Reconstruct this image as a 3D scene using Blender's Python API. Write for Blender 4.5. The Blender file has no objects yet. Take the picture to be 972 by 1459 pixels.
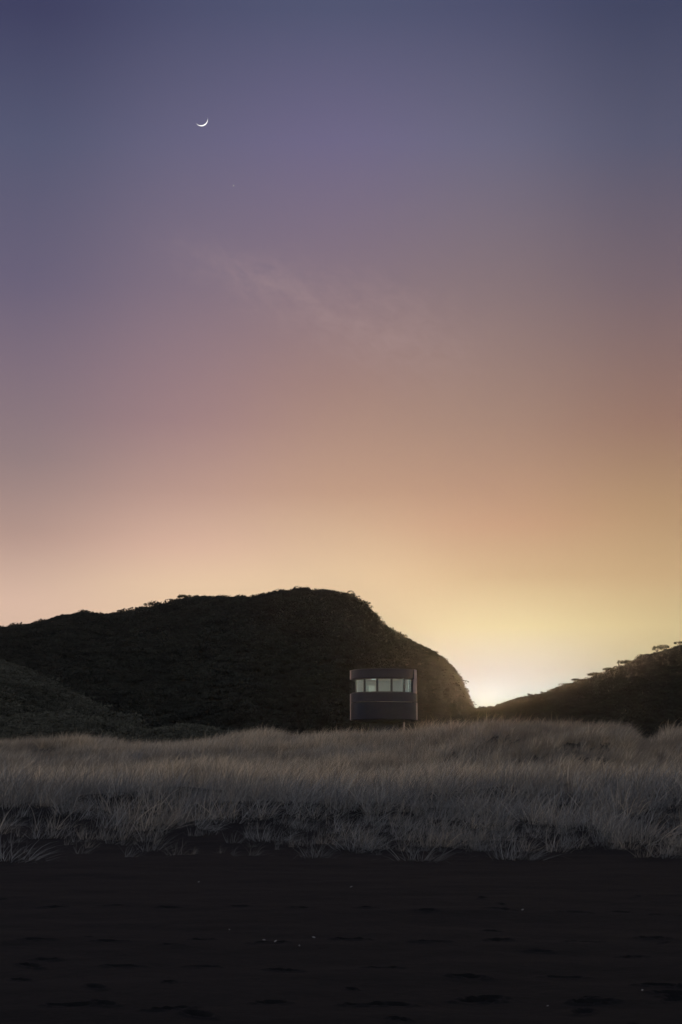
import bpy, math, random
import numpy as np
from mathutils import Vector, Euler, Matrix

R = math.radians
rng = np.random.default_rng(7)
random.seed(7)
sc = bpy.context.scene
col = sc.collection

# ------------------------------------------------------------------ camera model
F, CX, CY = 1950.0, 486.0, 729.5
HOR = 1090.0
EYE = 1.6
PITCH = math.atan((HOR - CY) / F)

def ray(px, py):
    """world direction of a point of the photograph"""
    x, y = (px - CX) / F, (CY - py) / F
    cp, sp = math.cos(PITCH), math.sin(PITCH)
    return (x, cp - y * sp, sp + y * cp)

def azel(px, py):
    d = ray(px, py)
    return math.atan2(d[0], d[1]), math.atan2(d[2], math.hypot(d[0], d[1]))

cam_d = bpy.data.cameras.new('camera')
cam = bpy.data.objects.new('camera', cam_d)
col.objects.link(cam)
cam.location = (0, 0, EYE)
cam.rotation_euler = (math.pi / 2 + PITCH, 0, 0)
cam_d.sensor_fit = 'VERTICAL'
cam_d.sensor_height = 36.0
cam_d.lens = F / 1459.0 * 36.0
cam_d.clip_start = 0.1
cam_d.clip_end = 30000
sc.camera = cam

# ------------------------------------------------------------------ noise
def hash2(ix, iy, s):
    n = (ix.astype(np.int64) * 374761393 + iy.astype(np.int64) * 668265263 + s * 974711) & 0x7fffffff
    n = ((n ^ (n >> 13)) * 1274126177) & 0x7fffffff
    return ((n ^ (n >> 16)) & 0xffff) / 65535.0

def vnoise(x, y, s=0):
    x = np.asarray(x, float); y = np.asarray(y, float)
    ix, iy = np.floor(x), np.floor(y)
    fx, fy = x - ix, y - iy
    fx = fx * fx * (3 - 2 * fx); fy = fy * fy * (3 - 2 * fy)
    a, b = hash2(ix, iy, s), hash2(ix + 1, iy, s)
    c, d = hash2(ix, iy + 1, s), hash2(ix + 1, iy + 1, s)
    return (a + (b - a) * fx) + ((c + (d - c) * fx) - (a + (b - a) * fx)) * fy

def fbm(x, y, octs=4, s=0):
    t, amp, n = 0, 0.5, 0
    for k in range(octs):
        t = t + amp * (vnoise(x * 2 ** k, y * 2 ** k, s + k) - 0.5)
        n += amp; amp *= 0.5
    return t / n * 2      # about -1..1

def sstep(a, b, x):
    t = np.clip((x - a) / (b - a), 0, 1)
    return t * t * (3 - 2 * t)

# ------------------------------------------------------------------ mesh helpers
def mesh_np(name, V, Q, mat=None, smooth=False, tri=False):
    V = np.asarray(V, np.float32); Q = np.asarray(Q, np.int32)
    k = Q.shape[1]
    me = bpy.data.meshes.new(name)
    me.vertices.add(len(V)); me.vertices.foreach_set('co', V.ravel())
    me.loops.add(Q.size); me.loops.foreach_set('vertex_index', Q.ravel())
    me.polygons.add(len(Q))
    me.polygons.foreach_set('loop_start', np.arange(0, Q.size, k, dtype=np.int32))
    me.polygons.foreach_set('loop_total', np.full(len(Q), k, np.int32))
    if smooth:
        me.polygons.foreach_set('use_smooth', np.ones(len(Q), bool))
    me.update(calc_edges=True)
    me.validate()
    if mat: me.materials.append(mat)
    return me

def link(name, me, parent=None, loc=None):
    o = bpy.data.objects.new(name, me); col.objects.link(o)
    if parent: o.parent = parent
    if loc is not None: o.location = loc
    return o

def tag(o, label=None, cat=None, group=None, kind=None):
    if label: o['label'] = label
    if cat: o['category'] = cat
    if group: o['group'] = group
    if kind: o['kind'] = kind
    return o

def grid_faces(nr, nc, wrap=False):
    r = np.arange(nr - 1)[:, None]; c = np.arange(nc if wrap else nc - 1)[None, :]
    c2 = (c + 1) % nc
    a = r * nc + c; b = r * nc + c2; d = (r + 1) * nc + c; e = (r + 1) * nc + c2
    return np.stack([a, b, e, d], -1).reshape(-1, 4)

class MB:
    """gathers quads/tris as lists for small hand built parts"""
    def __init__(self): self.v = []; self.f = []
    def add(self, V, Fs):
        n = len(self.v); self.v += [tuple(p) for p in V]
        self.f += [tuple(i + n for i in f) for f in Fs]
    def box(self, c, s, rz=0):
        V = []
        for dx in (-.5, .5):
            for dy in (-.5, .5):
                for dz in (-.5, .5):
                    x, y = dx * s[0], dy * s[1]
                    V.append((c[0] + x * math.cos(rz) - y * math.sin(rz), c[1] + x * math.sin(rz) + y * math.cos(rz), c[2] + dz * s[2]))
        self.add(V, [(0, 1, 3, 2), (4, 6, 7, 5), (0, 4, 5, 1), (2, 3, 7, 6), (0, 2, 6, 4), (1, 5, 7, 3)])
    def arc(self, prof, a0, a1, n, closed=False):
        """sweep a closed (r,z) profile about z from a0 to a1 (angle 0 faces the beach, +x is positive)"""
        m = len(prof); V = []
        for i in range(n + (0 if closed else 1)):
            a = a0 + (a1 - a0) * i / n
            for r, z in prof: V.append((r * math.sin(a), -r * math.cos(a), z))
        Fs = []
        cnt = n
        tot = n if closed else n + 1
        for i in range(cnt):
            j = (i + 1) % tot
            for k in range(m):
                l = (k + 1) % m
                Fs.append((i * m + k, j * m + k, j * m + l, i * m + l))
        if not closed:
            Fs.append(tuple(range(m))[::-1]); Fs.append(tuple(n * m + k for k in range(m)))
        self.add(V, Fs)
    def tube(self, pts, rad, n=6):
        V = []; Fs = []
        for i, (p, r) in enumerate(zip(pts, rad)):
            p = Vector(p)
            d = Vector(pts[min(i + 1, len(pts) - 1)]) - Vector(pts[max(i - 1, 0)])
            q = d.to_track_quat('Z', 'Y')
            for k in range(n):
                a = 2 * math.pi * k / n
                V.append(tuple(p + q @ Vector((r * math.cos(a), r * math.sin(a), 0))))
        for i in range(len(pts) - 1):
            for k in range(n):
                Fs.append((i * n + k, i * n + (k + 1) % n, (i + 1) * n + (k + 1) % n, (i + 1) * n + k))
        Fs.append(tuple(range(n))[::-1]); Fs.append(tuple((len(pts) - 1) * n + k for k in range(n)))
        self.add(V, Fs)
    def build(self, name, mat, parent=None, smooth=False, bevel=0):
        me = bpy.data.meshes.new(name)
        me.from_pydata(self.v, [], self.f); me.update()
        import bmesh
        bm = bmesh.new(); bm.from_mesh(me)
        bmesh.ops.recalc_face_normals(bm, faces=bm.faces[:])
        if bevel:
            ed = [e for e in bm.edges if e.calc_face_angle(0) > R(40)]
            bmesh.ops.bevel(bm, geom=ed, offset=bevel, segments=2, affect='EDGES', profile=.5)
        bm.to_mesh(me); bm.free()
        if smooth:
            me.polygons.foreach_set('use_smooth', [True] * len(me.polygons))
            me.set_sharp_from_angle(angle=R(35))
        me.materials.append(mat)
        return link(name, me, parent)

# ------------------------------------------------------------------ materials
def lin(c):
    f = lambda v: v / 12.92 if v <= .04045 else ((v + .055) / 1.055) ** 2.4
    return tuple(f(v / 255.0) for v in c) + (1.0,)

class NT:
    def __init__(self, nt): self.nt = nt; nt.nodes.clear()
    def n(self, typ, **kw):
        nd = self.nt.nodes.new(typ)
        for k, v in kw.items(): setattr(nd, k, v)
        return nd
    def l(self, a, b): self.nt.links.new(a, b)
    def val(self, sock, v):
        if isinstance(v, bpy.types.NodeSocket): self.l(v, sock)
        else: sock.default_value = v
    def math(self, op, a, b=0.0, c=0.0, clamp=False):
        nd = self.n('ShaderNodeMath', operation=op, use_clamp=clamp)
        self.val(nd.inputs[0], a); self.val(nd.inputs[1], b); self.val(nd.inputs[2], c)
        return nd.outputs[0]
    def mix(self, f, a, b, blend='MIX'):
        nd = self.n('ShaderNodeMix', data_type='RGBA', blend_type=blend)
        self.val(nd.inputs[0], f); self.val(nd.inputs[6], a); self.val(nd.inputs[7], b)
        return nd.outputs[2]
    def ramp(self, f, stops, interp='LINEAR'):
        nd = self.n('ShaderNodeValToRGB'); cr = nd.color_ramp; cr.interpolation = interp
        while len(cr.elements) < len(stops): cr.elements.new(0.5)
        for e, (p, c) in zip(cr.elements, stops): e.position = p; e.color = c if len(c) == 4 else tuple(c) + (1,)
        self.val(nd.inputs[0], f)
        return nd.outputs[0]
    def noise(self, vec, scale, detail=4, rough=.55, dist=0.0):
        nd = self.n('ShaderNodeTexNoise'); self.val(nd.inputs['Scale'], scale)
        nd.inputs['Detail'].default_value = detail; nd.inputs['Roughness'].default_value = rough
        nd.inputs['Distortion'].default_value = dist
        if vec is not None: self.l(vec, nd.inputs['Vector'])
        return nd.outputs[0]
    def maprange(self, v, a, b, c=0.0, d=1.0, smooth=False):
        nd = self.n('ShaderNodeMapRange', interpolation_type='SMOOTHSTEP' if smooth else 'LINEAR')
        self.val(nd.inputs[0], v)
        for i, q in zip((1, 2, 3, 4), (a, b, c, d)): nd.inputs[i].default_value = q
        return nd.outputs[0]

def new_mat(name):
    m = bpy.data.materials.new(name); m.use_nodes = True
    return m, NT(m.node_tree)

def principled(t, color, rough=.6, metal=0.0, spec=.5, normal=None, ior=1.5):
    p = t.n('ShaderNodeBsdfPrincipled')
    t.val(p.inputs['Base Color'], color); t.val(p.inputs['Roughness'], rough)
    p.inputs['IOR'].default_value = ior
    p.inputs['Metallic'].default_value = metal; p.inputs['Specular IOR Level'].default_value = spec
    if normal is not None: t.l(normal, p.inputs['Normal'])
    return p.outputs[0]

def out(t, s, vol=None):
    o = t.n('ShaderNodeOutputMaterial')
    if s is not None: t.l(s, o.inputs['Surface'])
    if vol is not None: t.l(vol, o.inputs['Volume'])

def bump(t, h, strength=.5, dist=.02):
    b = t.n('ShaderNodeBump'); b.inputs['Strength'].default_value = strength; b.inputs['Distance'].default_value = dist
    t.l(h, b.inputs['Height']); return b.outputs[0]

def mat_sand():
    m, t = new_mat('black_sand')
    pos = t.n('ShaderNodeNewGeometry').outputs['Position']
    n1 = t.noise(pos, .35, 5); n2 = t.noise(pos, 9, 6, .7); n3 = t.noise(pos, 120, 3, .7)
    c = t.ramp(n1, [(.3, (.0084, .0089, .0083)), (.7, (.0120, .0126, .0117))])
    c = t.mix(t.maprange(n2, .35, .7), c, (.0064, .0068, .0064, 1))
    glint = t.maprange(t.noise(pos, 260, 1), .76, .80)
    c = t.mix(t.math('MULTIPLY', glint, .35), c, (.12, .11, .10, 1))
    h = t.math('ADD', t.math('MULTIPLY', n2, 1.0), t.math('MULTIPLY', n3, .25))
    out(t, principled(t, c, .9, 0, .12, bump(t, h, .6, .02)))
    return m

def mat_grass(name, dark, mid, pale, trans=.4):
    m, t = new_mat(name)
    a = t.n('ShaderNodeAttribute', attribute_name='tone').outputs['Fac']
    b = t.n('ShaderNodeAttribute', attribute_name='patch', attribute_type='INSTANCER').outputs['Fac']
    c = t.mix(b, pale, mid)
    br = t.math('MINIMUM', t.math('ADD', t.math('MULTIPLY', a, 1.2), .36), 1.05)
    v = t.n('ShaderNodeVectorMath', operation='SCALE'); t.l(c, v.inputs[0]); t.l(br, v.inputs['Scale'])
    c = v.outputs[0]
    d = t.n('ShaderNodeBsdfDiffuse'); t.l(c, d.inputs[0])
    tr = t.n('ShaderNodeBsdfTranslucent'); t.l(c, tr.inputs[0])
    mx = t.n('ShaderNodeMixShader'); mx.inputs[0].default_value = trans
    t.l(d.outputs[0], mx.inputs[1]); t.l(tr.outputs[0], mx.inputs[2])
    gl = t.n('ShaderNodeBsdfGlossy'); gl.inputs['Roughness'].default_value = .45
    mx2 = t.n('ShaderNodeMixShader'); mx2.inputs[0].default_value = .03
    t.l(mx.outputs[0], mx2.inputs[1]); t.l(gl.outputs[0], mx2.inputs[2])
    out(t, mx2.outputs[0])
    return m

def mat_leaf(name, c0, c1, trans=.1):
    m, t = new_mat(name)
    oi = t.n('ShaderNodeObjectInfo').outputs['Random']
    pos = t.n('ShaderNodeNewGeometry').outputs['Position']
    f = t.math('ADD', t.math('MULTIPLY', oi, .35), t.math('MULTIPLY', t.noise(pos, .08, 3), .75))
    c = t.ramp(f, [(.25, c0), (.85, c1)])
    d = t.n('ShaderNodeBsdfDiffuse'); t.l(c, d.inputs[0])
    tr = t.n('ShaderNodeBsdfTranslucent'); t.l(c, tr.inputs[0])
    mx = t.n('ShaderNodeMixShader'); mx.inputs[0].default_value = trans
    t.l(d.outputs[0], mx.inputs[1]); t.l(tr.outputs[0], mx.inputs[2])
    out(t, mx.outputs[0])
    return m

def mat_hill():
    m, t = new_mat('hillside_soil')
    pos = t.n('ShaderNodeNewGeometry').outputs['Position']
    c = t.ramp(t.noise(pos, .05, 5), [(.3, (.018, .018, .012)), (.7, (.035, .032, .022))])
    out(t, principled(t, c, .95, 0, .1))
    return m

def mat_plain(name, c, rough=.6, metal=0.0, spec=.5, noise=.15, scale=3.0, ior=1.5):
    m, t = new_mat(name)
    tc = t.n('ShaderNodeTexCoord').outputs['Object']
    n = t.noise(tc, scale, 5)
    cc = t.mix(t.math('MULTIPLY', n, noise * 2), c + (1,), tuple(v * .55 for v in c) + (1,))
    out(t, principled(t, cc, t.maprange(n, .3, .7, rough - .07, rough + .07), metal, spec, ior=ior))
    return m

def mat_glass():
    m, t = new_mat('window_glass')
    fr = t.n('ShaderNodeFresnel'); fr.inputs[0].default_value = 1.52
    tr = t.n('ShaderNodeBsdfTransparent'); tr.inputs[0].default_value = (.82, .88, .88, 1)
    gl = t.n('ShaderNodeBsdfGlossy'); gl.inputs['Roughness'].default_value = .03
    mx = t.n('ShaderNodeMixShader'); bf = t.n('ShaderNodeNewGeometry').outputs['Backfacing']
    t.l(t.math('MULTIPLY', t.math('MULTIPLY', fr.outputs[0], 1.6, clamp=True), t.math('SUBTRACT', 1.0, bf)), mx.inputs[0])
    t.l(tr.outputs[0], mx.inputs[1]); t.l(gl.outputs[0], mx.inputs[2])
    out(t, mx.outputs[0])
    return m

def mat_emit(name, c, s):
    m, t = new_mat(name)
    e = t.n('ShaderNodeEmission'); e.inputs[0].default_value = c + (1,); e.inputs[1].default_value = s
    out(t, e.outputs[0])
    return m

M_SAND = mat_sand()
M_HILL = mat_hill()
M_GRASS = mat_grass('dune_grass_blade', None, (.86, .70, .49, 1), (.33, .34, .335, 1))
M_SCRUB = mat_leaf('scrub_leaf', (.026, .029, .026), (.054, .057, .047))
M_TREE = mat_leaf('tree_leaf', (.03, .035, .02), (.06, .06, .035))
M_BARK = mat_plain('bark', (.09, .075, .06), .9, noise=.4, scale=6)

# ------------------------------------------------------------------ ground
# the grass-tip skyline of the dunes, photo pixels, with the distance of each crest
SKY_PX  = [-700, -200, 0,   60,  120, 170, 210, 260, 300, 330, 380, 430, 480, 540, 590, 620, 650, 680, 720, 760, 800, 840, 870, 895, 915, 930, 950, 985, 1100, 1600]
SKY_PY  = [1044, 1046, 1048,1044,1043,1047,1053,1049,1046,1040,1038,1041,1038,1037,1033,1026,1022,1019,1014,1014,1012,1014,1017,1024,1046,1040,1027,1020,1016,1030]
SKY_D   = [88,   88,   88,  88,  88,  87,  86,  85,  84,  84,  84,  84,  84,  83,  80,  76,  73,  70,  67,  65,  64,  64,  65,  66,  68,  72,  74,  74,  76,  80]
_az = np.array([azel(p, 1040)[0] for p in SKY_PX])
_tip = np.array([EYE + math.tan(azel(p, y)[1]) * d for p, y, d in zip(SKY_PX, SKY_PY, SKY_D)])
_dd = np.array(SKY_D, float)
GRASS_H = 0.72

_foot = np.random.default_rng(3)
FEET = []
def add_trail(x0, y0, ang, n, step=.72):
    for k in range(n):
        s = 1 if k % 2 else -1
        x = x0 + math.cos(ang) * step * k - math.sin(ang) * .11 * s + _foot.normal(0, .05)
        y = y0 + math.sin(ang) * step * k + math.cos(ang) * .11 * s + _foot.normal(0, .05)
        FEET.append((x, y, ang + _foot.normal(0, .15), .10 + _foot.random() * .05, .045 + .02 * _foot.random(), .018 + .018 * _foot.random()))
add_trail(-4.0, 9.3, .12, 12); add_trail(4.5, 10.2, 2.9, 13); add_trail(-5, 13.0, .03, 15)
add_trail(1.2, 9.0, .75, 10); add_trail(6, 15.2, 3.05, 14); add_trail(-1.0, 9.2, 2.2, 7); add_trail(.3, 9.9, .1, 9)
for k in range(55):
    FEET.append((_foot.uniform(-6, 6), 8.3 + 9 * _foot.random() ** 1.7, _foot.uniform(0, 3.1), _foot.uniform(.04, .12), _foot.uniform(.025, .05), _foot.uniform(.012, .035)))

def crest(x, y):
    az = np.arctan2(x, y)
    return np.interp(az, _az, _tip), np.interp(az, _az, _dd)

def ground_z(x, y, feet=False):
    x = np.asarray(x, float); y = np.asarray(y, float)
    d = np.hypot(x, y)
    tip, dc = crest(x, np.maximum(y, 1e-3))
    zc = tip - GRASS_H
    w = 2.2 * fbm(x * .09 + 3, y * .09, 3, 11)           # wobble of the dune toe
    yy = y + w
    z = .012 * np.clip(y - 14, 0, 12)
    z = z + .62 * sstep(23, 37, yy) + .38 * sstep(36, 58, yy)
    # far side hollow, then the crest
    t = sstep(.70, 1.0, d / dc)
    z = z + (zc - 1.28) * t * (y > 20)
    back = sstep(1.02, 1.9, d / dc) * (y > 20)
    z = z * (1 - back) + 1.3 * back
    rough = sstep(22, 40, y) * (1 - sstep(130, 200, d))
    z = z + rough * (.42 * fbm(x * .22, y * .22, 3, 5) + .17 * fbm(x * .55, y * .55, 2, 9)) * (1 - .55 * sstep(.9, 1, d / dc))
    z = z + .035 * fbm(x * .5, y * .9, 3, 21) + .006 * fbm(x * 3, y * 3, 3, 31) * (d < 40)
    z = np.where(y < 2, np.minimum(z, .02 + .02 * np.minimum(y - 2, 0)), z)
    if feet:
        for fx, fy, fa, a, b, dep in FEET:
            dep *= .7
            sel = np.nonzero((np.abs(x - fx) < .5) & (np.abs(y - fy) < .5))[0]
            if len(sel) == 0: continue
            dx, dy = x[sel] - fx, y[sel] - fy
            u = (dx * math.cos(fa) + dy * math.sin(fa)) / a; v = (-dx * math.sin(fa) + dy * math.cos(fa)) / b
            q = np.sqrt(u * u + v * v) * (1 + .25 * (vnoise(x[sel] * 14, y[sel] * 14, 3) - .5))
            z[sel] += -dep * (1 - sstep(.8, 1.0, q)) + dep * .55 * np.exp(-((q - 1.28) / .22) ** 2)
    return z

ang = np.concatenate([np.arange(-180, -24, 4.0), np.arange(-24, 24, .1), np.arange(24, 180, 4.0)])
ang = np.radians(ang)
def geo(a, b, s):
    n = max(2, int(math.log(b / a) / s)); return np.geomspace(a, b, n, endpoint=False)
rad = np.concatenate([geo(.4, 6.5, .1), geo(6.5, 26, .0034), geo(26, 115, .010), geo(115, 800, .05), [800]])
A, D = np.meshgrid(ang, rad)
X, Y = (D * np.sin(A)).ravel(), (D * np.cos(A)).ravel()
Z = ground_z(X, Y, True)
V = np.stack([X, Y, Z], 1)
Q = grid_faces(len(rad), len(ang), True)[:, ::-1]
c0 = len(V)
V = np.vstack([V, [[0, 0, float(Z[:len(ang)].mean())]]])
me = mesh_np('ground', V, Q, M_SAND, True)
ground = link('ground', me); tag(ground, kind='structure')
# close the small hole under the camera
fan = MB(); fan.v = [tuple(v) for v in V[:len(ang)]] + [tuple(V[c0])]
bmv = [(i, (i + 1) % len(ang), len(ang)) for i in range(len(ang))]
import bmesh
bm = bmesh.new(); bm.from_mesh(me); bm.verts.ensure_lookup_table()
for i in range(len(ang)):
    try: bm.faces.new((bm.verts[i], bm.verts[(i + 1) % len(ang)], bm.verts[c0]))
    except ValueError: pass
bmesh.ops.recalc_face_normals(bm, faces=bm.faces[:])
bm.to_mesh(me); bm.free()

def hit(px, py, lo=5., hi=140.):
    """the first point of the ground seen at a photo pixel"""
    d = ray(px, py); h = math.hypot(d[0], d[1])
    s = np.linspace(lo, hi, 4000)
    xs, ys, zs = d[0] / h * s, d[1] / h * s, EYE + d[2] / h * s
    g = ground_z(xs, ys)
    k = np.nonzero(zs <= g)[0]
    k = k[0] if len(k) else len(s) - 1
    return float(xs[k]), float(ys[k]), float(g[k])

# ------------------------------------------------------------------ scatter by geometry nodes (stuff only)
def scatter(name, P, rot, scale, idx, patch, protos, kind='stuff'):
    c = bpy.data.collections.new(name + ' kinds')
    for p in protos: c.objects.link(p)
    me = bpy.data.meshes.new(name)
    me.vertices.add(len(P)); me.vertices.foreach_set('co', np.asarray(P, np.float32).ravel())
    for nm, ty, arr, key in (('rot', 'FLOAT_VECTOR', rot, 'vector'), ('scl', 'FLOAT_VECTOR', scale, 'vector'),
                             ('idx', 'INT', idx, 'value'), ('patch', 'FLOAT', patch, 'value')):
        at = me.attributes.new(nm, ty, 'POINT')
        at.data.foreach_set(key, np.asarray(arr, np.int32 if ty == 'INT' else np.float32).ravel())
    o = link(name, me); tag(o, kind=kind)
    ng = bpy.data.node_groups.new(name, 'GeometryNodeTree')
    ng.interface.new_socket('Geometry', in_out='INPUT', socket_type='NodeSocketGeometry')
    ng.interface.new_socket('Geometry', in_out='OUTPUT', socket_type='NodeSocketGeometry')
    N = ng.nodes.new; L = ng.links.new
    gi, go = N('NodeGroupInput'), N('NodeGroupOutput')
    m2p = N('GeometryNodeMeshToPoints'); iop = N('GeometryNodeInstanceOnPoints'); ci = N('GeometryNodeCollectionInfo')
    ci.inputs['Collection'].default_value = c; ci.inputs['Separate Children'].default_value = True; ci.inputs['Reset Children'].default_value = True
    def attr(nm, ty):
        a = N('GeometryNodeInputNamedAttribute'); a.data_type = ty; a.inputs['Name'].default_value = nm; return a.outputs[0]
    e2r = N('FunctionNodeEulerToRotation')
    L(gi.outputs[0], m2p.inputs['Mesh']); L(m2p.outputs[0], iop.inputs['Points'])
    L(ci.outputs[0], iop.inputs['Instance']); iop.inputs['Pick Instance'].default_value = True
    L(attr('idx', 'INT'), iop.inputs['Instance Index'])
    L(attr('rot', 'FLOAT_VECTOR'), e2r.inputs[0]); L(e2r.outputs[0], iop.inputs['Rotation'])
    L(attr('scl', 'FLOAT_VECTOR'), iop.inputs['Scale'])
    L(iop.outputs[0], go.inputs[0])
    md = o.modifiers.new('scatter', 'NODES'); md.node_group = ng
    return o

# ------------------------------------------------------------------ grass
def tuft_mesh(name, n, spread, h0, h1, lean, width, wind, seed, segs=5, splay=.5, lum=1.0):
    g = np.random.default_rng(seed)
    Vs, Qs, T = [], [], []
    base = 0
    for k in range(n):
        a = g.uniform(0, 2 * math.pi); r = spread * math.sqrt(g.random())
        p = np.array([r * math.cos(a), r * math.sin(a), -.05])
        L = g.uniform(h0, h1) * (1 - .3 * (g.random() < .2))
        th = abs(g.normal(0, lean)) + splay * r / max(spread, 1e-3) * .5
        az = a + g.normal(0, .7)
        droop = g.uniform(.3, 1.5)
        dirv = np.array([math.sin(th) * math.cos(az) + wind[0], math.sin(th) * math.sin(az) + wind[1], math.cos(th)])
        dirv /= np.linalg.norm(dirv)
        hd = np.array([dirv[0] + wind[0] * 1.2, dirv[1] + wind[1] * 1.2, 0]); hd /= (np.linalg.norm(hd) + 1e-6)
        fa = g.uniform(0, math.pi)
        side = np.array([math.cos(fa), math.sin(fa), 0])
        w = width * g.uniform(.6, 1.3)
        step = L / segs
        d = dirv.copy(); q = p.copy()
        tone = g.random() ** 1.8
        for s in range(segs + 1):
            ww = w * (1 - (s / segs) ** 1.6) * .5 + .0008
            Vs += [q - side * ww, q + side * ww]; T += [min(1.0, tone * lum)] * 2
            if s < segs:
                Qs.append((base + 2 * s, base + 2 * s + 1, base + 2 * s + 3, base + 2 * s + 2))
            q = q + d * step
            f = droop * ((s + 1) / segs) ** 1.3 * .42
            d = d + hd * f - np.array([0, 0, f * .75]); d /= np.linalg.norm(d)
        base += 2 * (segs + 1)
    me = mesh_np(name, np.array(Vs), np.array(Qs), M_GRASS, True)
    at = me.attributes.new('tone', 'FLOAT', 'POINT'); at.data.foreach_set('value', np.array(T, np.float32))
    return me

WIND = (.3, -.05)
# upright plateau tufts, brighter and duller ones, then the sparse combed tufts of the seaward slope
tufts = [bpy.data.objects.new('grass_tuft', tuft_mesh('grass_tuft', 34, .15, .45, 1.05, .26, .018, WIND, 100 + k, lum=(.12, .3, .55, .9, 1.3, 1.8)[k])) for k in range(6)]
tufts += [bpy.data.objects.new('slope_tuft', tuft_mesh('slope_tuft', 36, .3, .35, .95, .5, .0095, (.42, -.08), 200 + k, 6, .8, lum=(.9, .58, .3, .14)[k])) for k in range(4)]

def scatter_grass():
    n = 95000
    amax = R(24)
    # uniform over an annular sector in front of the camera
    d = np.sqrt(rng.uniform(21.0 ** 2, 104.0 ** 2, n)); a = rng.uniform(-amax, amax, n)
    x, y = d * np.sin(a), d * np.cos(a)
    _, dc = crest(x, y)
    w = 2.2 * fbm(x * .09 + 3, y * .09, 3, 11)
    yy = y + w
    clump = fbm(x * .55, y * .55, 3, 41)
    big = fbm(x * .16 + 9, y * .16, 2, 47)
    edge = sstep(22.6, 27.5, yy)
    dens = np.clip(edge * 1.1 + .9 * (clump) - .42 * (1 - sstep(29, 38, yy)) - .06 - .4 * sstep(-.04, -.2, a) * (1 - sstep(27, 34, yy)), 0, 1)
    dens = np.maximum(dens, .14 * sstep(22.8, 24, yy))
    dens = np.maximum(dens, (.85 + .6 * clump) * sstep(23.2, 25.8, yy) * sstep(-.12, -.02, a))
    dens = np.where(yy > 38, np.clip(.68 + .65 * clump + .3 * big, .36, 1), dens)
    dens = np.where(d / dc > .72, np.clip(np.where(d / dc < .95, 1.9, 1.25) + .6 * clump, 1.2, 2.4), dens)
    dip = sstep(.70, .77, d / dc) * (1 - sstep(.84, .9, d / dc)) * sstep(-.02, -.1, a) 
    dens = dens * (1 - .6 * dip)
    dens = np.where(d > dc * 1.12, .15, dens)
    dens *= np.where(d > 60, .8, 1)
    keep = rng.random(n) < dens * np.where(yy > 37, .4, .5)
    keep &= yy > 22.8
    x, y, d, yy, clump, big, dip = x[keep], y[keep], d[keep], yy[keep], clump[keep], big[keep], dip[keep]
    m = len(x)
    z = ground_z(x, y)
    stand = .75 * fbm(x * .42 + 20, y * .2, 3, 61) + .25 * fbm(x * 1.3, y * .7, 2, 63)
    stand = stand - .3 * sstep(.74, .9, d / dc[keep]) * sstep(.0, .1, a[keep]) - .22 * (1 - sstep(32, 40, yy)) * sstep(.0, -.1, a[keep])
    # plateau carries dry straw grass, the slope the grey-green one
    plateau = sstep(35, 43, yy)
    patch = np.clip(.12 + .6 * plateau - .4 * dip + .35 * clump + .25 * big + rng.normal(0, .22, m), 0, 1)
    s = np.clip(.82 + .25 * big + .35 * clump + .4 * stand + rng.normal(0, .18, m), ( .4), 1.35) * (.58 + .42 * sstep(23.5, 32, yy)) * (1 - .08 * plateau)
    tl = .09 + .13 * (1 - sstep(28, 36, yy))
    rot = np.stack([rng.normal(0, 1, m) * tl, rng.normal(.4, 1, m) * tl, rng.normal(0, .9, m)], 1)
    scl = np.stack([s, s, s * rng.uniform(.85, 1.15, m)], 1)
    print('grass tufts', m)
    return scatter('dune_grass', np.stack([x, y, z], 1), rot, scl, np.where(rng.random(m) < plateau, np.clip((3.2 + 5.2 * stand + rng.normal(0, 1.15, m)).astype(int), 0, 5), 6 + np.clip((rng.random(m) * 2.4 - 2.2 * stand + 1.4 * (1 - sstep(23.5, 29, yy))).astype(int), 0, 3)), patch, tufts)
scatter_grass()

# single tussocks that stand free on the sand
big_tufts = [tuft_mesh('tussock', (110, 150, 80, 125)[k], (.3, .42, .24, .36)[k], .3, .95, .5, .009, (.4, -.08), 300 + k, 6, 1.7, lum=(.35, .6, .2, .45)[k]) for k in range(4)]
TUSS = [(18, 1226, 1.0, 'low grey tussock on the black sand, leftmost in front of the dune'),
        (216, 1212, .85, 'lone pale tussock on bare sand left of the middle of the dune foot'),
        (385, 1198, .95, 'spreading tussock with arching blades on a bare patch below the slope'),
        (448, 1222, .8, 'tussock at the sand edge below and left of the tower'),
        (510, 1210, .95, 'upright bushy tussock at the sand edge straight below the left side of the tower'),
        (598, 1226, 1.1, 'largest arching tussock reaching furthest onto the sand below the tower'),
        (735, 1224, .95, 'warm toned tussock at the sand edge below the sun glow'),
        (950, 1222, .85, 'rightmost dark tussock at the sand edge')]
for i, (px, py, s, lab) in enumerate(TUSS):
    p = hit(px, py)
    o = link('grass_tussock', big_tufts[(i * 3 + 1) % 4], None, (p[0], p[1], p[2] - .03))
    o.rotation_euler = (0, 0, random.uniform(-1.0, 1.0)); o.scale = (s * 1.05, s * .9, s * random.uniform(.75, 1.0))
    tag(o, lab, 'grass tussock', 'tussocks along the dune foot')

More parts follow.
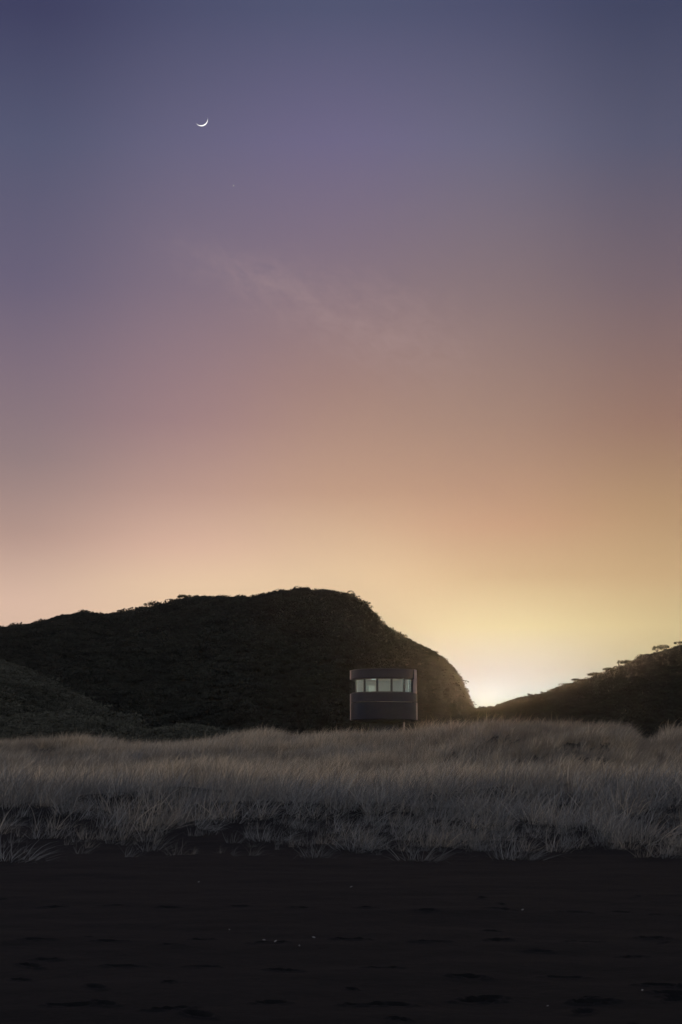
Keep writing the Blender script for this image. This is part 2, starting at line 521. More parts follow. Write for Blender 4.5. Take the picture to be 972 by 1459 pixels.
# ------------------------------------------------------------------ hills
def hill_field(px, py, d_foot, d_ridge, d_back, az_pad=0, canopy=1.6, na=420, nd=110, seed=1, rough=.10, foot_z=-1.0, ridge_var=.0, conc=1.25):
    az = np.array([azel(p, q)[0] for p, q in zip(px, py)])
    te = np.array([math.tan(azel(p, q)[1]) for p, q in zip(px, py)])
    aa = np.linspace(az[0], az[-1], na)
    tt = np.interp(aa, az, te)
    dl = np.concatenate([np.linspace(d_foot, d_ridge, int(nd * .7), endpoint=False), np.linspace(d_ridge, d_back, nd - int(nd * .7))])
    A_, D_ = np.meshgrid(aa, dl)
    x, y = D_ * np.sin(A_), D_ * np.cos(A_)
    dr = d_ridge * (1 + ridge_var * fbm(A_ * 6 + seed, A_ * 0, 2, seed))
    t = np.clip((D_ - d_foot) / (dr - d_foot), 0, 1)
    front = np.sin(np.clip(t, 0, 1) ** conc * math.pi / 2)
    back = 1 - sstep(0, 1, (D_ - dr) / (d_back - dr)) * 1.0
    S = np.where(D_ < dr, front, back)
    nz = rough * fbm(x * .012 + seed, y * .012, 4, seed) + rough * .5 * fbm(A_ * 40, D_ * .006, 3, seed + 5)
    S = np.clip(S + nz * S * (1 - S * .6), 0, None)
    H = tt * d_ridge
    Zr = S * H[None, :]
    m = (Zr / D_).max(0)
    want = np.maximum(tt - canopy / d_ridge, .002)
    Zr = Zr * (want / np.maximum(m, 1e-5))[None, :]
    Zw = Zr + EYE
    Zw = np.where(S < .02, foot_z, Zw)
    return aa, dl, x, y, Zw

def hill(name, *a, **k):
    aa, dl, x, y, z = hill_field(*a, **k)
    me = mesh_np(name, np.stack([x.ravel(), y.ravel(), z.ravel()], 1), grid_faces(len(dl), len(aa)), M_HILL, True)
    o = link(name, me); tag(o, kind='structure')
    from mathutils.bvhtree import BVHTree
    return dict(aa=aa, dl=dl, x=x, y=y, z=z)

MAIN = ([-900, -600, -350, -150, -60, 0, 30, 60, 85, 115, 150, 185, 205, 235, 262, 290, 318, 345, 372, 400, 435, 460, 490, 512, 530, 540, 560, 580, 600, 618, 630, 645, 655, 663, 670, 676, 684, 692],
        [940, 930, 910, 898, 896, 893, 889, 882, 874, 870, 872, 869, 866, 859, 850, 848, 850, 851, 847, 842, 837, 840, 846, 857, 871, 885, 894, 904, 914, 923, 931, 946, 961, 979, 996, 1008, 1030, 1060])
RIGHT = ([560, 620, 660, 685, 705, 720, 740, 760, 785, 800, 815, 830, 860, 890, 908, 918, 930, 955, 972, 1020, 1100, 1300, 1600, 1900],
         [1012, 1011, 1010.5, 1010, 1009, 1001, 993, 990, 985, 978, 974, 970.5, 960.5, 948.5, 940, 933, 930, 923, 918, 898, 870, 850, 870, 900])
LEFT = ([-900, -500, -250, -100, 0, 20, 45, 70, 100, 130, 150, 170, 200, 225, 250],
        [930, 915, 920, 932, 940, 946, 958, 971, 986, 1004, 1015, 1021, 1037, 1050, 1062])
MOUND = ([-900, -400, -100, 0, 40, 80, 110, 150, 185, 205, 222, 240, 265, 290, 310, 335, 350, 380],
         [1030, 1025, 1022, 1021, 1017, 1018, 1019, 1027, 1040, 1048, 1042, 1033, 1027, 1029, 1034, 1044, 1052, 1066])
h_main = hill('hill', *MAIN, 290, 450, 700, seed=3, canopy=1.9, rough=.16, ridge_var=.05)
h_right = hill('hill', *RIGHT, 330, 520, 760, seed=8, canopy=.9, rough=.12, conc=1.0)
h_left = hill('hill', *LEFT, 175, 240, 330, seed=13, canopy=1.3, rough=.16, conc=.9)
h_mound = hill('hill', *MOUND, 140, 165, 200, seed=19, canopy=1.0, rough=.1, conc=.8, nd=60)

M_SCRUB2 = mat_leaf('coastal_scrub_leaf', (.050, .053, .044), (.115, .117, .092), .1)
def bush_proto(seed, n=300, leaf=.095, mat=None):
    g = np.random.default_rng(seed)
    Vs, Qs = [], []
    lob = [(g.normal(0, .38), g.normal(0, .38), g.uniform(.25, .62), g.uniform(.32, .55)) for _ in range(9)]
    for k in range(n):
        lx, ly, lz, lr = lob[g.integers(0, 9)]
        v = g.normal(0, 1, 3); v /= np.linalg.norm(v); v[2] = abs(v[2]) * .8 - .1
        c = np.array([lx, ly, lz]) + v * lr * g.uniform(.75, 1.05)
        u = g.normal(0, 1, 3); u /= np.linalg.norm(u)
        w = np.cross(v + g.normal(0, .5, 3), u); w /= np.linalg.norm(w)
        s = leaf * g.uniform(.6, 1.4)
        b = len(Vs); Vs += [c - u * s, c - w * s * .6, c + u * s, c + w * s * .6]; Qs.append((b, b + 1, b + 2, b + 3))
    me = mesh_np('scrub', np.array(Vs), np.array(Qs), mat or M_SCRUB)
    return bpy.data.objects.new('scrub', me)
bushes = [bush_proto(500 + k) for k in range(6)]
near_bushes = [bush_proto(520 + k, 300, .095, M_SCRUB2) for k in range(6)]

def cover(name, h, n, s0, s1, d_max, protos=None, a_lim=(-17.5, 17.5)):
    protos = protos or bushes
    aa, dl, z = h['aa'], h['dl'], h['z']
    d = np.sqrt(rng.uniform(dl[0] ** 2, min(d_max, dl[-1]) ** 2, n)); a = rng.uniform(max(aa[0], R(a_lim[0])), min(aa[-1], R(a_lim[1])), n)
    fa = np.interp(a, aa, np.arange(len(aa))); fd = np.interp(d, dl, np.arange(len(dl)))
    i, j = np.minimum(fa.astype(int), len(aa) - 2), np.minimum(fd.astype(int), len(dl) - 2)
    u, v = fa - i, fd - j
    zz = (z[j, i] * (1 - u) + z[j, i + 1] * u) * (1 - v) + (z[j + 1, i] * (1 - u) + z[j + 1, i + 1] * u) * v
    x, y = d * np.sin(a), d * np.cos(a)
    ok = zz > 1.2
    x, y, zz = x[ok], y[ok], zz[ok]; m = len(x)
    s = np.clip((s0 + (s1 - s0) * rng.random(m) ** 2) * (1 + .45 * fbm(x * .06, y * .06, 2, 77)), s0 * .6, s1 * 1.3)
    for fx, fy, fw in TREE_FEET:
        nr = (np.abs(x - fx) < fw * 1.2 + .6) & (np.abs(y - fy) < 9)
        s = np.where(nr, np.minimum(s, .9), s)
    if h is h_main:      # low salt-clipped growth on the seaward cliff end
        s = s * (1 - .5 * sstep(math.degrees(azel(520, 900)[0]), math.degrees(azel(600, 900)[0]), np.degrees(np.arctan2(x, y))))
    if h is h_right: s = s * .72
    big_ = rng.random(m) < .05
    s = np.where(big_ & (s > s0), s * 1.5, s)
    rot = np.stack([rng.normal(0, .12, m), rng.normal(0, .12, m), rng.uniform(0, 6.28, m)], 1)
    scl = np.stack([s, s, s * rng.uniform(.7, 1.05, m)], 1)
    return scatter(name, np.stack([x, y, zz - .15 * s], 1), rot, scl, rng.integers(0, 6, m), rng.random(m), protos)
# ------------------------------------------------------------------ trees on the ridges
def surf_z(h, px, py, d):
    a = azel(px, py)[0]
    i = int(np.clip(np.searchsorted(h['aa'], a) - 1, 0, len(h['aa']) - 2)); j = int(np.argmin(abs(h['dl'] - d)))
    return d * math.sin(a), d * math.cos(a), float(h['z'][j, i])

def ridge_d(h, px, py):
    a = azel(px, py)[0]
    i = int(np.clip(np.searchsorted(h['aa'], a) - 1, 0, len(h['aa']) - 2))
    return float(h['dl'][int(np.argmax((h['z'][:, i] - EYE) / h['dl']))])

TREE_FEET = []
def tree(name, px, py, h, w_px, lab, flat=.5, lobes=5, seed=0, dd=0, lean=.1, gap=.5):
    """crown top at the photo pixel, foot on the ridge"""
    g = np.random.default_rng(seed)
    d = ridge_d(h, px, py) + dd; py += 2.0 if w_px > 12 else 0.0
    x, y, z = surf_z(h, px, py, d); z -= .3
    top = EYE + math.tan(azel(px, py)[1]) * d
    H = max(top - z, 1.6); W = w_px * 1.15 / F * d / 2
    TREE_FEET.append((x, y, W))
    root = bpy.data.objects.new(name, None); col.objects.link(root); root.location = (x, y, z)
    tag(root, lab, 'tree', 'trees standing on the hill ridges')
    mb = MB()
    cr_h = H * (1 - gap)
    cb = H * gap
    mid = (g.normal(0, lean) * H * .4, g.normal(0, lean) * .2, cb * .6)
    tp = (g.normal(0, lean) * H, 0, cb + cr_h * .3)
    r0 = .05 * H + .05
    mb.tube([(0, 0, 0), mid, tp], [r0, r0 * .7, r0 * .4], 7)
    cl = []
    for k in range(lobes):
        u = (k + .5) / lobes * 2 - 1
        c = np.array([u * W * .68 + g.normal(0, .08) * W, g.normal(0, .35) * W, cb + cr_h * (.6 - .3 * u * u * flat + g.normal(0, .13))])
        cl.append((c, W * g.uniform(.24, .56)))
        mb.tube([mid, tuple((np.array(mid) + c) / 2 + np.array([0, 0, .05 * H])), tuple(c)], [r0 * .5, r0 * .33, r0 * .14], 5)
    mb.build('trunk', M_BARK, root, True)
    Vs, Qs = [], []
    per = 150
    for c, r in cl:
        for k in range(per):
            v = g.normal(0, 1, 3); v /= np.linalg.norm(v)
            q = c + v * np.array([r, r, min(cr_h * .38, r * .75)]) * g.uniform(.35, 1.08)
            u = g.normal(0, 1, 3); u /= np.linalg.norm(u); w = np.cross(v, u); w /= (np.linalg.norm(w) + 1e-6)
            s = g.uniform(.05, .12) * (W * .55 + .5)
            b = len(Vs); Vs += [q - u * s, q - w * s * .6, q + u * s, q + w * s * .6]; Qs.append((b, b + 1, b + 2, b + 3))
    cm = mesh_np('crown', np.array(Vs), np.array(Qs), M_TREE)
    link('crown', cm, root)
    return root

RT = [(725, 998, 8, 'small round tree low on the right hill, nearest the bright gap', .4, 3),
      (755, 988, 9, 'rounded bushy tree on the right ridge, second up from the bright gap', .4, 3),
      (772, 984, 6, 'thin upright small tree poking above the right ridge just beyond the bushy one', .2, 2),
      (823, 965, 17, 'domed tree on the right ridge, lowest of the row with sky under their crowns', .6, 5),
      (848, 956, 22, 'wide umbrella crowned tree on the right ridge with the largest sky gap below it', .7, 6),
      (868, 949, 18, 'flat leaning tree just uphill of the wide umbrella crowned one', .5, 5),
      (882, 939, 8, 'spindly tree with a ragged top rising above its neighbours on the right ridge', .1, 3),
      (893, 938, 20, 'low spreading tree directly uphill of the spindly one on the right ridge', .5, 5),
      (936, 918, 16, 'dark rounded tree on the upper right ridge, left of a pair', .6, 5),
      (947, 916, 16, 'flat topped tree on the upper right ridge, right of a pair', .5, 5),
      (968, 911, 14, 'tree cut by the right edge of the view at the top of the right ridge', .4, 4)]
for i, (px, py, w, lab, fl, lb) in enumerate(RT):
    tree('ridge_tree', px, py, h_right, w, lab, fl, lb, 40 + i, 1.0)
LTR = [(186, 862, 9, 'small thin tree on the left ridge, leftmost that stands out', .2, 3),
       (204, 862, 7, 'tiny tree on the left ridge between a thin one and a two headed one', .3, 2),
       (213, 855, 14, 'two headed tree standing clear of the left ridge', .1, 3),
       (248, 855, 14, 'low bushy tree on the rise right of the two headed tree', .4, 4),
       (262, 845, 20, 'umbrella shaped tree with sky under it on the shoulder left of the summit', .6, 5)]
for i, (px, py, w, lab, fl, lb) in enumerate(LTR):
    tree('ridge_tree', px, py, h_main, w, lab, fl, lb, 70 + i, 1.0)
GT = [(686.5, 1006, 4.5, 'tiny far tree in the bright gap, leftmost of three'),
      (694, 1005, 5, 'tiny far tree in the bright gap, middle of three'),
      (701, 1006, 4.5, 'tiny far tree in the bright gap, rightmost of three')]
for i, (px, py, w, lab) in enumerate(GT):
    tree('far_tree', px, py, h_right, w, lab, .3, 3, 90 + i, 0, gap=.2)

cover('hill_scrub', h_main, 32000, 1.0, 2.5, 500)
cover('hill_scrub', h_right, 26000, .9, 2.1, 560)
cover('hill_scrub', h_left, 9000, .8, 2.0, 270, near_bushes)
cover('hill_scrub', h_mound, 6000, .5, 1.2, 180, near_bushes)

# ------------------------------------------------------------------ the round lookout tower
M_CLAD = mat_plain('dark_metal_cladding', (.0030, .0056, .0200), .36, 0, .5, .3, 1.5, 1.28)
M_CLAD2 = mat_plain('dark_metal_cladding_upper', (.0055, .0078, .0240), .36, 0, .5, .3, 1.5, 1.30)
M_SIDE_SHEEN = mat_plain('side_sheen_cladding', (.36, .26, .26), .4, .3, .8, .2, 1.5)  # paler than the other cladding: side sheen and rim light painted in
M_FRAME = mat_plain('window_frame_black', (.012, .012, .013), .5)
M_GLASS = mat_glass()
M_WALL = mat_plain('interior_paint', (.55, .57, .54), .8, noise=.06)
M_CEIL = mat_plain('ceiling_paint', (.7, .7, .66), .8, noise=.05)
M_FLOOR = mat_plain('interior_floor', (.12, .1, .08), .6)
M_DARK = mat_plain('dark_steel', (.02, .02, .021), .6)
M_POST = mat_plain('pale_timber_post', (.42, .34, .29), .7, noise=.2, scale=8)
M_FILL = mat_emit('fill_glow', (.84, 1.0, .94), 54.0)
M_LAMP_LOW = mat_emit('lamp_glow_dim', (.9, 1.0, .93), 1.6)
M_FILL_WARM = mat_emit('fill_glow_warm', (1.0, 1.0, .62), 56.0)

TD = 100.0
da, de = azel(547, 1028)
tx, ty = TD * math.tan(da), TD
Rr = 47.5 / F * TD                                  # outer radius
zpx = lambda py: EYE + math.tan(azel(547, py)[1]) * TD
Zb, Zseam, Zsill, Zhead, Ztop = zpx(1026.5), zpx(1001.5), zpx(988.0), zpx(969.2), zpx(955.2)
gz = float(ground_z(np.array([tx]), np.array([ty]))[0])
tower = bpy.data.objects.new('lookout_tower', None); col.objects.link(tower)
tower.location = (tx, ty, gz); tower.rotation_euler = (0, 0, -da)
tag(tower, 'round dark metal lookout tower with a lit band of windows on the grassy dune', 'tower')
b_, s_, w_, h_, t_ = (v - gz for v in (Zb, Zseam, Zsill, Zhead, Ztop))
TAU = 2 * math.pi
def ring(r0, r1, z0, z1, ch=.02):
    return [(r0, z0), (r1 - ch, z0), (r1, z0 + ch), (r1, z1 - ch), (r1 - ch, z1), (r0, z1)]
mb = MB(); mb.arc(ring(Rr - .12, Rr, b_, s_ - .015, .03), 0, TAU, 128, True); mb.build('lower_wall', M_CLAD, tower, True)
mb = MB(); mb.arc(ring(Rr - .12, Rr - .012, s_, w_ - .03, .02), 0, TAU, 128, True); mb.build('sill_wall', M_CLAD2, tower, True)
mb = MB(); mb.arc(ring(Rr - .3, Rr - .03, h_ + .02, t_, .05), R(-88), R(62.5), 80); mb.build('fascia', M_CLAD2, tower, True)
mb = MB(); mb.arc(ring(Rr - .3, Rr - .07, h_ + .02, t_ - .05, .04), R(62.7), R(270.5), 90); mb.build('rear_fascia', M_CLAD, tower, True)
mb = MB(); mb.arc(ring(Rr - .34, Rr - .02, w_ - .028, t_ + .02, .03), R(66.0), R(178), 60); mb.build('side_wall', M_SIDE_SHEEN, tower, True)
mb = MB(); mb.arc(ring(Rr - .34, Rr - .05, w_ - .028, h_ + .018, .03), R(178.3), R(246), 40); mb.build('rear_wall', M_CLAD, tower, True)
# jamb set back between the last pane and the side wall
mb = MB(); mb.arc(ring(Rr - .36, Rr - .16, w_ - .026, h_ + .016, .01), R(60.5), R(65.8), 6); mb.build('jamb', M_FRAME, tower, True)
# vertical seam trims, pipe down the right side
for a in (-88.6, 63.6):
    mb = MB(); mb.arc(ring(Rr - .28, Rr + .004, h_ + .01, t_ - .01, .02), R(a - .55), R(a + .55), 2); mb.build('seam_trim', M_DARK, tower)
# pale strips on both limbs, rim highlights of the drum put in as colour
M_RIM = mat_plain('rim_highlight_tone', (.40, .33, .34), .4, .3, .6, .2, 4)
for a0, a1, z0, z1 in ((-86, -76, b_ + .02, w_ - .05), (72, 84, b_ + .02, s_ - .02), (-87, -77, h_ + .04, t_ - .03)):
    mb = MB(); mb.arc(ring(Rr - .1, Rr + .012, z0, z1, .006), R(a0), R(a1), 8); mb.build('rim_highlight', M_RIM, tower, True)
# roof disc with a slight fall, cap ring
mb = MB()
n = 96
V = [(0, 0, t_ + .06)] + [((Rr - .06) * math.sin(TAU * i / n), -(Rr - .06) * math.cos(TAU * i / n), t_ - .005) for i in range(n)] + [((Rr - .06) * math.sin(TAU * i / n), -(Rr - .06) * math.cos(TAU * i / n), t_ - .06) for i in range(n)] + [(0, 0, t_ - .06)]
Fs = [(0, 1 + i, 1 + (i + 1) % n) for i in range(n)] + [(1 + i, 1 + n + i, 1 + n + (i + 1) % n, 1 + (i + 1) % n) for i in range(n)] + [(2 * n + 1, 1 + n + (i + 1) % n, 1 + n + i) for i in range(n)]
mb.add(V, Fs); mb.build('roof', M_DARK, tower)
# ceiling and floor plates
def disc(name, r, z0, z1, mat):
    mb = MB(); n = 72
    V = [(r * math.sin(TAU * i / n), -r * math.cos(TAU * i / n), z) for z in (z0, z1) for i in range(n)]
    mb.add(V, [tuple(range(n)), tuple(range(n, 2 * n))] + [(i, (i + 1) % n, n + (i + 1) % n, n + i) for i in range(n)])
    return mb.build(name, mat, tower)
disc('ceiling', Rr - .31, h_ + .06, h_ + .12, M_CEIL)
disc('floor', Rr - .13, w_ - 1.0, w_ - .93, M_FLOOR)
disc('underside', Rr - .125, b_ + .02, b_ + .1, M_DARK)
# window units
gr = Rr - .17
pitch = 25.5
for k in range(-4, 3):
    ac = 1.5 + pitch * k
    f = MB()
    f.arc(ring(gr - .05, gr + .04, w_ - .026, w_ + .035, .008), R(ac - pitch / 2 + .1), R(ac + pitch / 2 - .1), 10)
    f.arc(ring(gr - .05, gr + .04, h_ - .035, h_ + .018, .008), R(ac - pitch / 2 + .1), R(ac + pitch / 2 - .1), 10)
    for sgn in (-1, 1):
        e = ac + sgn * (pitch / 2 - .1)
        i = ac + sgn * (pitch / 2 - 1.75)
        f.arc(ring(gr - .05, gr + .045, w_ + .036, h_ - .036, .008), R(min(e, i)), R(max(e, i)), 2)
    win = f.build('window', M_FRAME, tower)
    p = MB(); p.arc([(gr - .012, w_ + .03), (gr, w_ + .03), (gr, h_ - .03), (gr - .012, h_ - .03)], R(ac - pitch / 2 + 1.7), R(ac + pitch / 2 - 1.7), 8)
    p.build('pane', M_GLASS, win)
# inside: lining of the back half, a desk rail, a lit ceiling lamp, unseen fill lamps
mb = MB(); mb.arc(ring(Rr - .42, Rr - .37, w_ - .92, h_ + .05, .005), R(62), R(262), 60); mb.build('inner_lining', M_WALL, tower, True)
mb = MB(); mb.arc(ring(Rr - .62, Rr - .46, w_ + .0, w_ + .03, .005), R(95), R(235), 40); mb.build('shelf', M_FLOOR, tower)
mb = MB(); mb.box((-.95, .5, w_ + .1), (.5, .4, .95), .5); mb.build('cabinet', M_WALL, tower, bevel=.01)
for lx, ly, lm in ((-.72, -.75, M_LAMP_LOW), (1.0, -1.62, M_FILL), (-1.3, -1.45, M_FILL_WARM), (.2, -1.85, M_FILL)):  # dim one is in view; bright ones are added fill above the window head
    mb = MB(); mb.arc([(.0001, h_ + .02), (.13, h_ + .02), (.17, h_ + .035), (.17, h_ + .062), (.0001, h_ + .062)], 0, TAU, 24, True)
    lamp = mb.build('ceiling_and_fill_lamp', lm, tower)
    lamp.location = (lx, ly, 0)
# stem and posts under the drum
mb = MB(); mb.arc(ring(.5, 1.05, -1.0, b_ + .018, .02), 0, TAU, 48, True); mb.build('stem', M_DARK, tower, True)
mb = MB(); mb.arc(ring(1.1, 1.95, b_ - .14, b_ + .015, .03), 0, TAU, 64, True); mb.build('collar', M_DARK, tower, True)
px_off = (575 - 547) / F * TD
mb = MB(); mb.tube([(px_off, -1.2, -.9), (px_off, -1.2, b_ + .015)], [.075, .075], 12); mb.build('support_post', M_POST, tower, True)
for (qx, qy) in ((-1.5, -.9), (-1.3, 1.3), (1.4, 1.3)):
    mb = MB(); mb.tube([(qx, qy, -.9), (qx, qy, b_ + .015)], [.075, .075], 12); o = mb.build('support_post', M_DARK, tower, True)

# ------------------------------------------------------------------ shells on the sand
M_SHELL = mat_plain('bleached_shell', (.22, .215, .21), .5, noise=.15, scale=20)
SH = [(376, 1341, .05, 'broken white shell lying on the black sand, left of a close pair'),
      (393, 1343, .055, 'pale curled shell lying on the black sand, right of a close pair'),
      (448, 1338, .06, 'flat white shell alone on the sand right of the close pair'),
      (327, 1326, .03, 'small white shell on the sand above and left of the close pair'),
      (426, 1349, .03, 'tiny white shell chip between the flat shell and the pair, nearer the water'),
      (283, 1258, .05, 'small pale shell far up the sand near the grass, left of middle'),
      (745, 1298, .05, 'single white shell on empty sand at the right of the beach'),
      (500, 1265, .06, 'faint pale shell on the upper sand below the tower'),
      (916, 1413, .03, 'tiny bright shell near the lower right corner of the sand'),
      (781, 1436, .028, 'tiny pale shell low on the sand, left of the lower right one')]
for i, (px, py, s, lab) in enumerate(SH):
    p = hit(px, py)
    g = np.random.default_rng(900 + i)
    # scallop-like cupped fan with a ragged rim
    nu, nv = 14, 6
    V = []; 
    for a in range(nu):
        u = -1.25 + 2.5 * a / (nu - 1)
        rim = 1 + .07 * math.cos(a * math.pi) + g.normal(0, .05)
        for b in range(nv):
            v = b / (nv - 1)
            V.append((math.sin(u) * v * rim * .8, math.cos(u) * v * rim, .32 * (1 - (v - .35) ** 2 * 2.2) * v + .02 * math.cos(a * math.pi) * v))
    V = np.array(V) * s * .42
    V2 = V - np.array([0, 0, .03 * s])
    q = grid_faces(nu, nv)
    bd = [(a * nv + b) for a in [0] for b in range(nv)] + [a * nv + nv - 1 for a in range(1, nu)] + [(nu - 1) * nv + b for b in range(nv - 2, -1, -1)]
    side = [(bd[i], bd[i + 1], bd[i + 1] + nu * nv, bd[i] + nu * nv) for i in range(len(bd) - 1)]
    me = mesh_np('shell', np.vstack([V, V2]), np.vstack([q, q[:, ::-1] + nu * nv, side]), M_SHELL, True)
    o = link('shell', me, None, (p[0], p[1], p[2] + .006)); o.rotation_euler = (g.uniform(.3, 1.0), g.normal(0, .4), g.uniform(-.8, .8))
    tag(o, lab, 'shell', 'shells on the sand')

# ------------------------------------------------------------------ moon and planet
SKYD = 9000.0
def sky_point(px, py):
    d = Vector(ray(px, py)).normalized(); return Vector((0, 0, EYE)) + d * SKYD
def face_to_camera(o):
    d = (o.location - Vector((0, 0, EYE))).normalized()
    right = d.cross(Vector((0, 0, 1))).normalized(); up = right.cross(d)
    o.matrix_world = Matrix(((right.x, up.x, -d.x, o.location.x), (right.y, up.y, -d.y, o.location.y), (right.z, up.z, -d.z, o.location.z), (0, 0, 0, 1)))
Rm = 8.6 / F * SKYD
phi = R(36)
ax = Vector((.9, .44, 0)).normalized()         # the line of the horns, seen from the ground
pn = Vector((.44, -.9, 0)).normalized()
zz = Vector((0, 0, 1))
nu, nv = 40, 8
V = []
for i in range(nu + 1):
    u = -math.pi / 2 + math.pi * i / nu
    for j in range(nv + 1):
        v = phi * j / nv
        p = ax * math.sin(u) + (pn * math.cos(v) + zz * math.sin(v)) * math.cos(u)
        V.append(tuple(p * Rm))
V2 = [tuple(Vector(p) * .9) for p in V]
q = grid_faces(nu + 1, nv + 1)
me = mesh_np('moon', np.array(V), q, mat_emit('moon_glow', (1, .98, .95), 1.25), True)
moon = link('moon', me, None, sky_point(287.2, 170.6)); face_to_camera(moon)
tag(moon, 'thin bright crescent moon, horns up, high in the violet sky', 'moon')
import bmesh
bm = bmesh.new(); bmesh.ops.create_icosphere(bm, subdivisions=2, radius=1.0 / F * SKYD)
me = bpy.data.meshes.new('star'); bm.to_mesh(me); bm.free(); me.materials.append(mat_emit('planet_glow', (1, .95, .9), .32))
star = link('star', me, None, sky_point(333, 264.5))
tag(star, 'faint pinpoint star below and to the right of the crescent moon', 'star')

# ------------------------------------------------------------------ sky
SUN_AZ, SUN_EL = azel(697, 1004)
world = bpy.data.worlds.new('World'); sc.world = world; world.use_nodes = True
t = NT(world.node_tree)
gen = t.n('ShaderNodeTexCoord').outputs['Generated']
sep = t.n('ShaderNodeSeparateXYZ'); t.l(gen, sep.inputs[0])
gx, gy, gzz = sep.outputs
el = t.math('MULTIPLY', t.math('ARCSINE', gzz), 180 / math.pi)
azd = t.math('MULTIPLY', t.math('ARCTAN2', gx, gy), 180 / math.pi)
EMAX = 90.0
def sky_ramp(px, rows, zen):
    st = []
    for y, c in rows:
        a, e = azel(px, y); st.append((math.degrees(e) / EMAX, tuple(c) + (1.0,)))
    st.sort(key=lambda s: s[0])
    st.append((60 / EMAX, lin(zen)))
    # eased position so the stops sit within 0..1
    return t.ramp(t.math('DIVIDE', el, EMAX, clamp=True), st, 'EASE' if False else 'LINEAR')
ZEN = (46, 54, 84)
#ROWS
LROWS = [(10, (0.0456, 0.0486, 0.1099)), (200, (0.0827, 0.0919, 0.1634)), (400, (0.1283, 0.1131, 0.1854)), (520, (0.1941, 0.1501, 0.1978)), (650, (0.2617, 0.1951, 0.207)), (760, (0.4072, 0.2754, 0.2442)), (860, (0.6822, 0.4686, 0.3773)), (1010, (0.6456, 0.4725, 0.3473))]
AROWS = [(10, (0.0757, 0.0822, 0.1576)), (200, (0.1377, 0.1294, 0.217)), (400, (0.2182, 0.1657, 0.2186)), (600, (0.3403, 0.2139, 0.2257)), (700, (0.4996, 0.3157, 0.2677)), (780, (0.714, 0.4623, 0.354)), (835, (0.8108, 0.5824, 0.3913)), (1010, (0.684, 0.5156, 0.343))]
CROWS = [(10, (0.0841, 0.0939, 0.1698)), (200, (0.1585, 0.1374, 0.2437)), (400, (0.2322, 0.1694, 0.2097)), (550, (0.35, 0.2196, 0.1947)), (700, (0.4895, 0.3077, 0.2195)), (820, (0.7164, 0.5248, 0.341)), (1010, (0.568, 0.4352, 0.301))]
SROWS = [(10, (0.0762, 0.0817, 0.1555)), (200, (0.1448, 0.1411, 0.2166)), (400, (0.2346, 0.1737, 0.188)), (600, (0.3454, 0.2244, 0.181)), (750, (0.4638, 0.2671, 0.1813)), (820, (0.414, 0.3068, 0.1875)), (895, (0.5026, 0.5067, 0.3047)), (958, (0.427, 0.5011, 0.5553)), (986, (0.4437, 0.6115, 0.7044)), (1010, (0.4437, 0.5809, 0.5494))]
RROWS = [(10, (0.0489, 0.0572, 0.1123)), (200, (0.0887, 0.092, 0.1524)), (400, (0.1639, 0.1214, 0.148)), (600, (0.278, 0.1615, 0.1268)), (720, (0.393, 0.2522, 0.1433)), (820, (0.4841, 0.3341, 0.1829)), (890, (0.5367, 0.4296, 0.2311)), (1010, (0.2993, 0.2995, 0.1697))]
#ENDROWS
west = t.ramp(t.math('DIVIDE', el, EMAX, clamp=True), [(0, (.76, .75, .75, 1)), (.2, (.69, .70, .75, 1)), (.4, (.16, .17, .25, 1)), (.67, lin(ZEN))])
# the measured columns of the eastern sky, blended smoothly across azimuth
acc, wsum = None, None
for px_, rows_ in ((30, LROWS), (260, AROWS), (490, CROWS), (700, SROWS), (940, RROWS)):
    ac_ = math.degrees(azel(px_, 700)[0])
    cl_ = azd
    if px_ == 30: cl_ = t.math('MAXIMUM', azd, ac_)
    if px_ == 940: cl_ = t.math('MINIMUM', azd, ac_)
    if px_ not in (30, 940): cl_ = t.math('MINIMUM', t.math('MAXIMUM', azd, math.degrees(azel(30, 700)[0])), math.degrees(azel(940, 700)[0]))
    w_ = t.math('EXPONENT', t.math('MULTIPLY', t.math('POWER', t.math('ABSOLUTE', t.math('DIVIDE', t.math('SUBTRACT', cl_, ac_), 5.0)), 2), -1))
    sc_ = t.n('ShaderNodeVectorMath', operation='SCALE'); t.l(sky_ramp(px_, rows_, ZEN), sc_.inputs[0]); t.l(w_, sc_.inputs['Scale'])
    if acc is None: acc, wsum = sc_.outputs[0], w_
    else:
        ad_ = t.n('ShaderNodeVectorMath', operation='ADD'); t.l(acc, ad_.inputs[0]); t.l(sc_.outputs[0], ad_.inputs[1])
        acc, wsum = ad_.outputs[0], t.math('ADD', wsum, w_)
dv_ = t.n('ShaderNodeVectorMath', operation='SCALE'); t.l(acc, dv_.inputs[0]); t.l(t.math('DIVIDE', 1.0, wsum), dv_.inputs['Scale'])
c = dv_.outputs[0]
absd = t.math('ABSOLUTE', t.math('SUBTRACT', azd, math.degrees(SUN_AZ)))
c = t.mix(t.maprange(absd, 24, 95, smooth=True), c, west)
# the aureole right round the sun
sd = Vector((math.sin(SUN_AZ) * math.cos(SUN_EL), math.cos(SUN_AZ) * math.cos(SUN_EL), math.sin(SUN_EL)))
dp = t.n('ShaderNodeVectorMath', operation='DOT_PRODUCT'); t.l(gen, dp.inputs[0]); dp.inputs[1].default_value = sd
th = t.math('MULTIPLY', t.math('ARCCOSINE', t.math('MINIMUM', dp.outputs['Value'], 1.0)), 180 / math.pi)
g2 = t.math('EXPONENT', t.math('MULTIPLY', t.math('POWER', t.math('DIVIDE', th, .9), 2), -1))
CORE = 0.12
c = t.mix(t.math('MULTIPLY', g2, CORE), c, (1.0, .95, .85, 1), 'ADD')
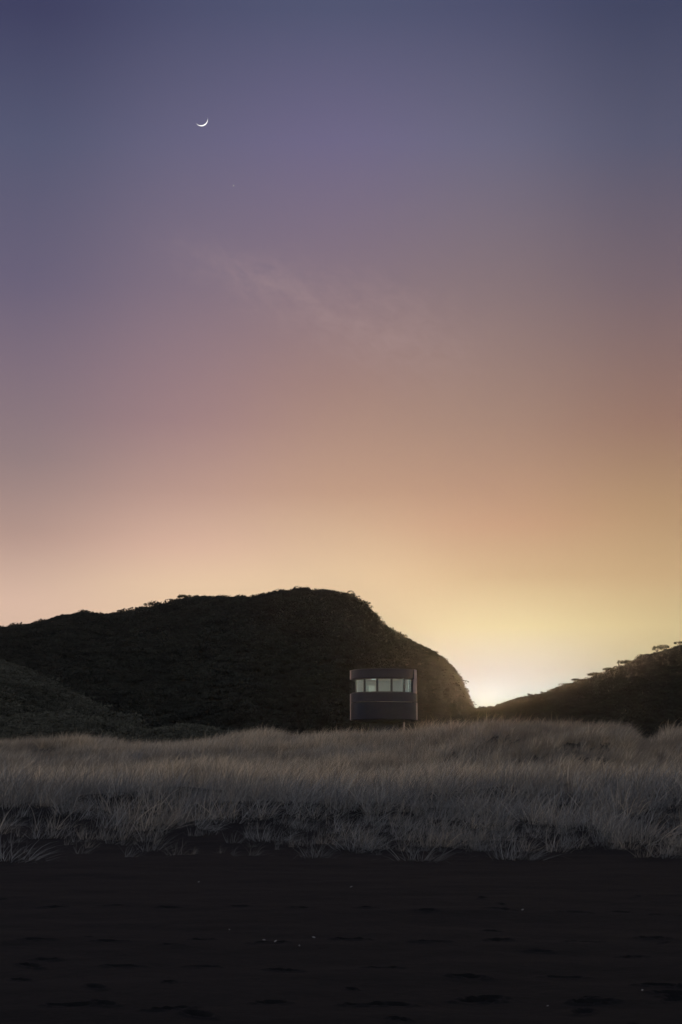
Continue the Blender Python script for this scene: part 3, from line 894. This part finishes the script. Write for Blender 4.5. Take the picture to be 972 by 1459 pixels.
# a faint drift of high cloud
mp = t.n('ShaderNodeCombineXYZ')
def rotated(cx, cy, rot):
    u = t.math('SUBTRACT', azd, cx); v = t.math('SUBTRACT', el, cy)
    a = t.math('ADD', t.math('MULTIPLY', u, math.cos(rot)), t.math('MULTIPLY', v, math.sin(rot)))
    b = t.math('ADD', t.math('MULTIPLY', u, -math.sin(rot)), t.math('MULTIPLY', v, math.cos(rot)))
    return a, b
ca, ce = (math.degrees(v) for v in azel(462, 438))
u, v = rotated(ca, ce, math.atan2(-112, 330))
t.l(t.math('MULTIPLY', u, .55), mp.inputs[0]); t.l(t.math('MULTIPLY', v, 1.0), mp.inputs[1])
nz = t.noise(mp.outputs[0], 1.6, 7, .62, .4)
nz2 = t.noise(mp.outputs[0], .55, 3, .5)
env = t.math('EXPONENT', t.math('MULTIPLY', t.math('ADD', t.math('POWER', t.math('DIVIDE', u, 6.3), 4), t.math('POWER', t.math('DIVIDE', v, t.maprange(u, -5.0, 3.0, .8, 1.9)), 2)), -1))
msk = t.math('MULTIPLY', env, t.math('MULTIPLY', t.maprange(nz, .3, .72), t.maprange(nz2, .15, .5)))
c = t.mix(t.math('MULTIPLY', msk, .34), c, lin((176, 150, 148)))
# physical sky, weak at this hour, lends the dome its base light
nish = t.n('ShaderNodeTexSky', sky_type='NISHITA'); nish.sun_disc = False
nish.sun_elevation = SUN_EL; nish.sun_rotation = SUN_AZ
bg1 = t.n('ShaderNodeBackground'); t.l(c, bg1.inputs[0]); bg1.inputs[1].default_value = 1.0
o = t.n('ShaderNodeOutputWorld'); t.l(bg1.outputs[0], o.inputs[0])
world.node_tree.nodes.remove(nish)

sun_d = bpy.data.lights.new('sun', 'SUN'); sun_d.energy = 1.55; sun_d.angle = R(.5); sun_d.color = (1, .64, .34)
sun = bpy.data.objects.new('sun', sun_d); col.objects.link(sun)
sun.rotation_euler = (-sd).to_track_quat('-Z', 'Y').to_euler()

# ------------------------------------------------------------------ air
m, t = new_mat('dawn_haze')
vol = t.n('ShaderNodeVolumePrincipled')
vol.inputs['Color'].default_value = (.95, .93, .9, 1); vol.inputs['Density'].default_value = 3.6e-5; vol.inputs['Anisotropy'].default_value = .88
out(t, None, vol.outputs[0])
mb = MB(); mb.box((0, 0, 60 - 2.5), (1640, 1640, 125)); haze = mb.build('haze', m)
tag(haze, kind='stuff')

# ------------------------------------------------------------------ render look
sc.view_settings.view_transform = 'Standard'
sc.view_settings.look = 'None'
sc.view_settings.exposure = 0; sc.view_settings.gamma = 1
sc.render.engine = 'CYCLES'
cy = sc.cycles
cy.max_bounces = 6; cy.diffuse_bounces = 3; cy.transparent_max_bounces = 12; cy.volume_bounces = 0
cy.use_denoising = True
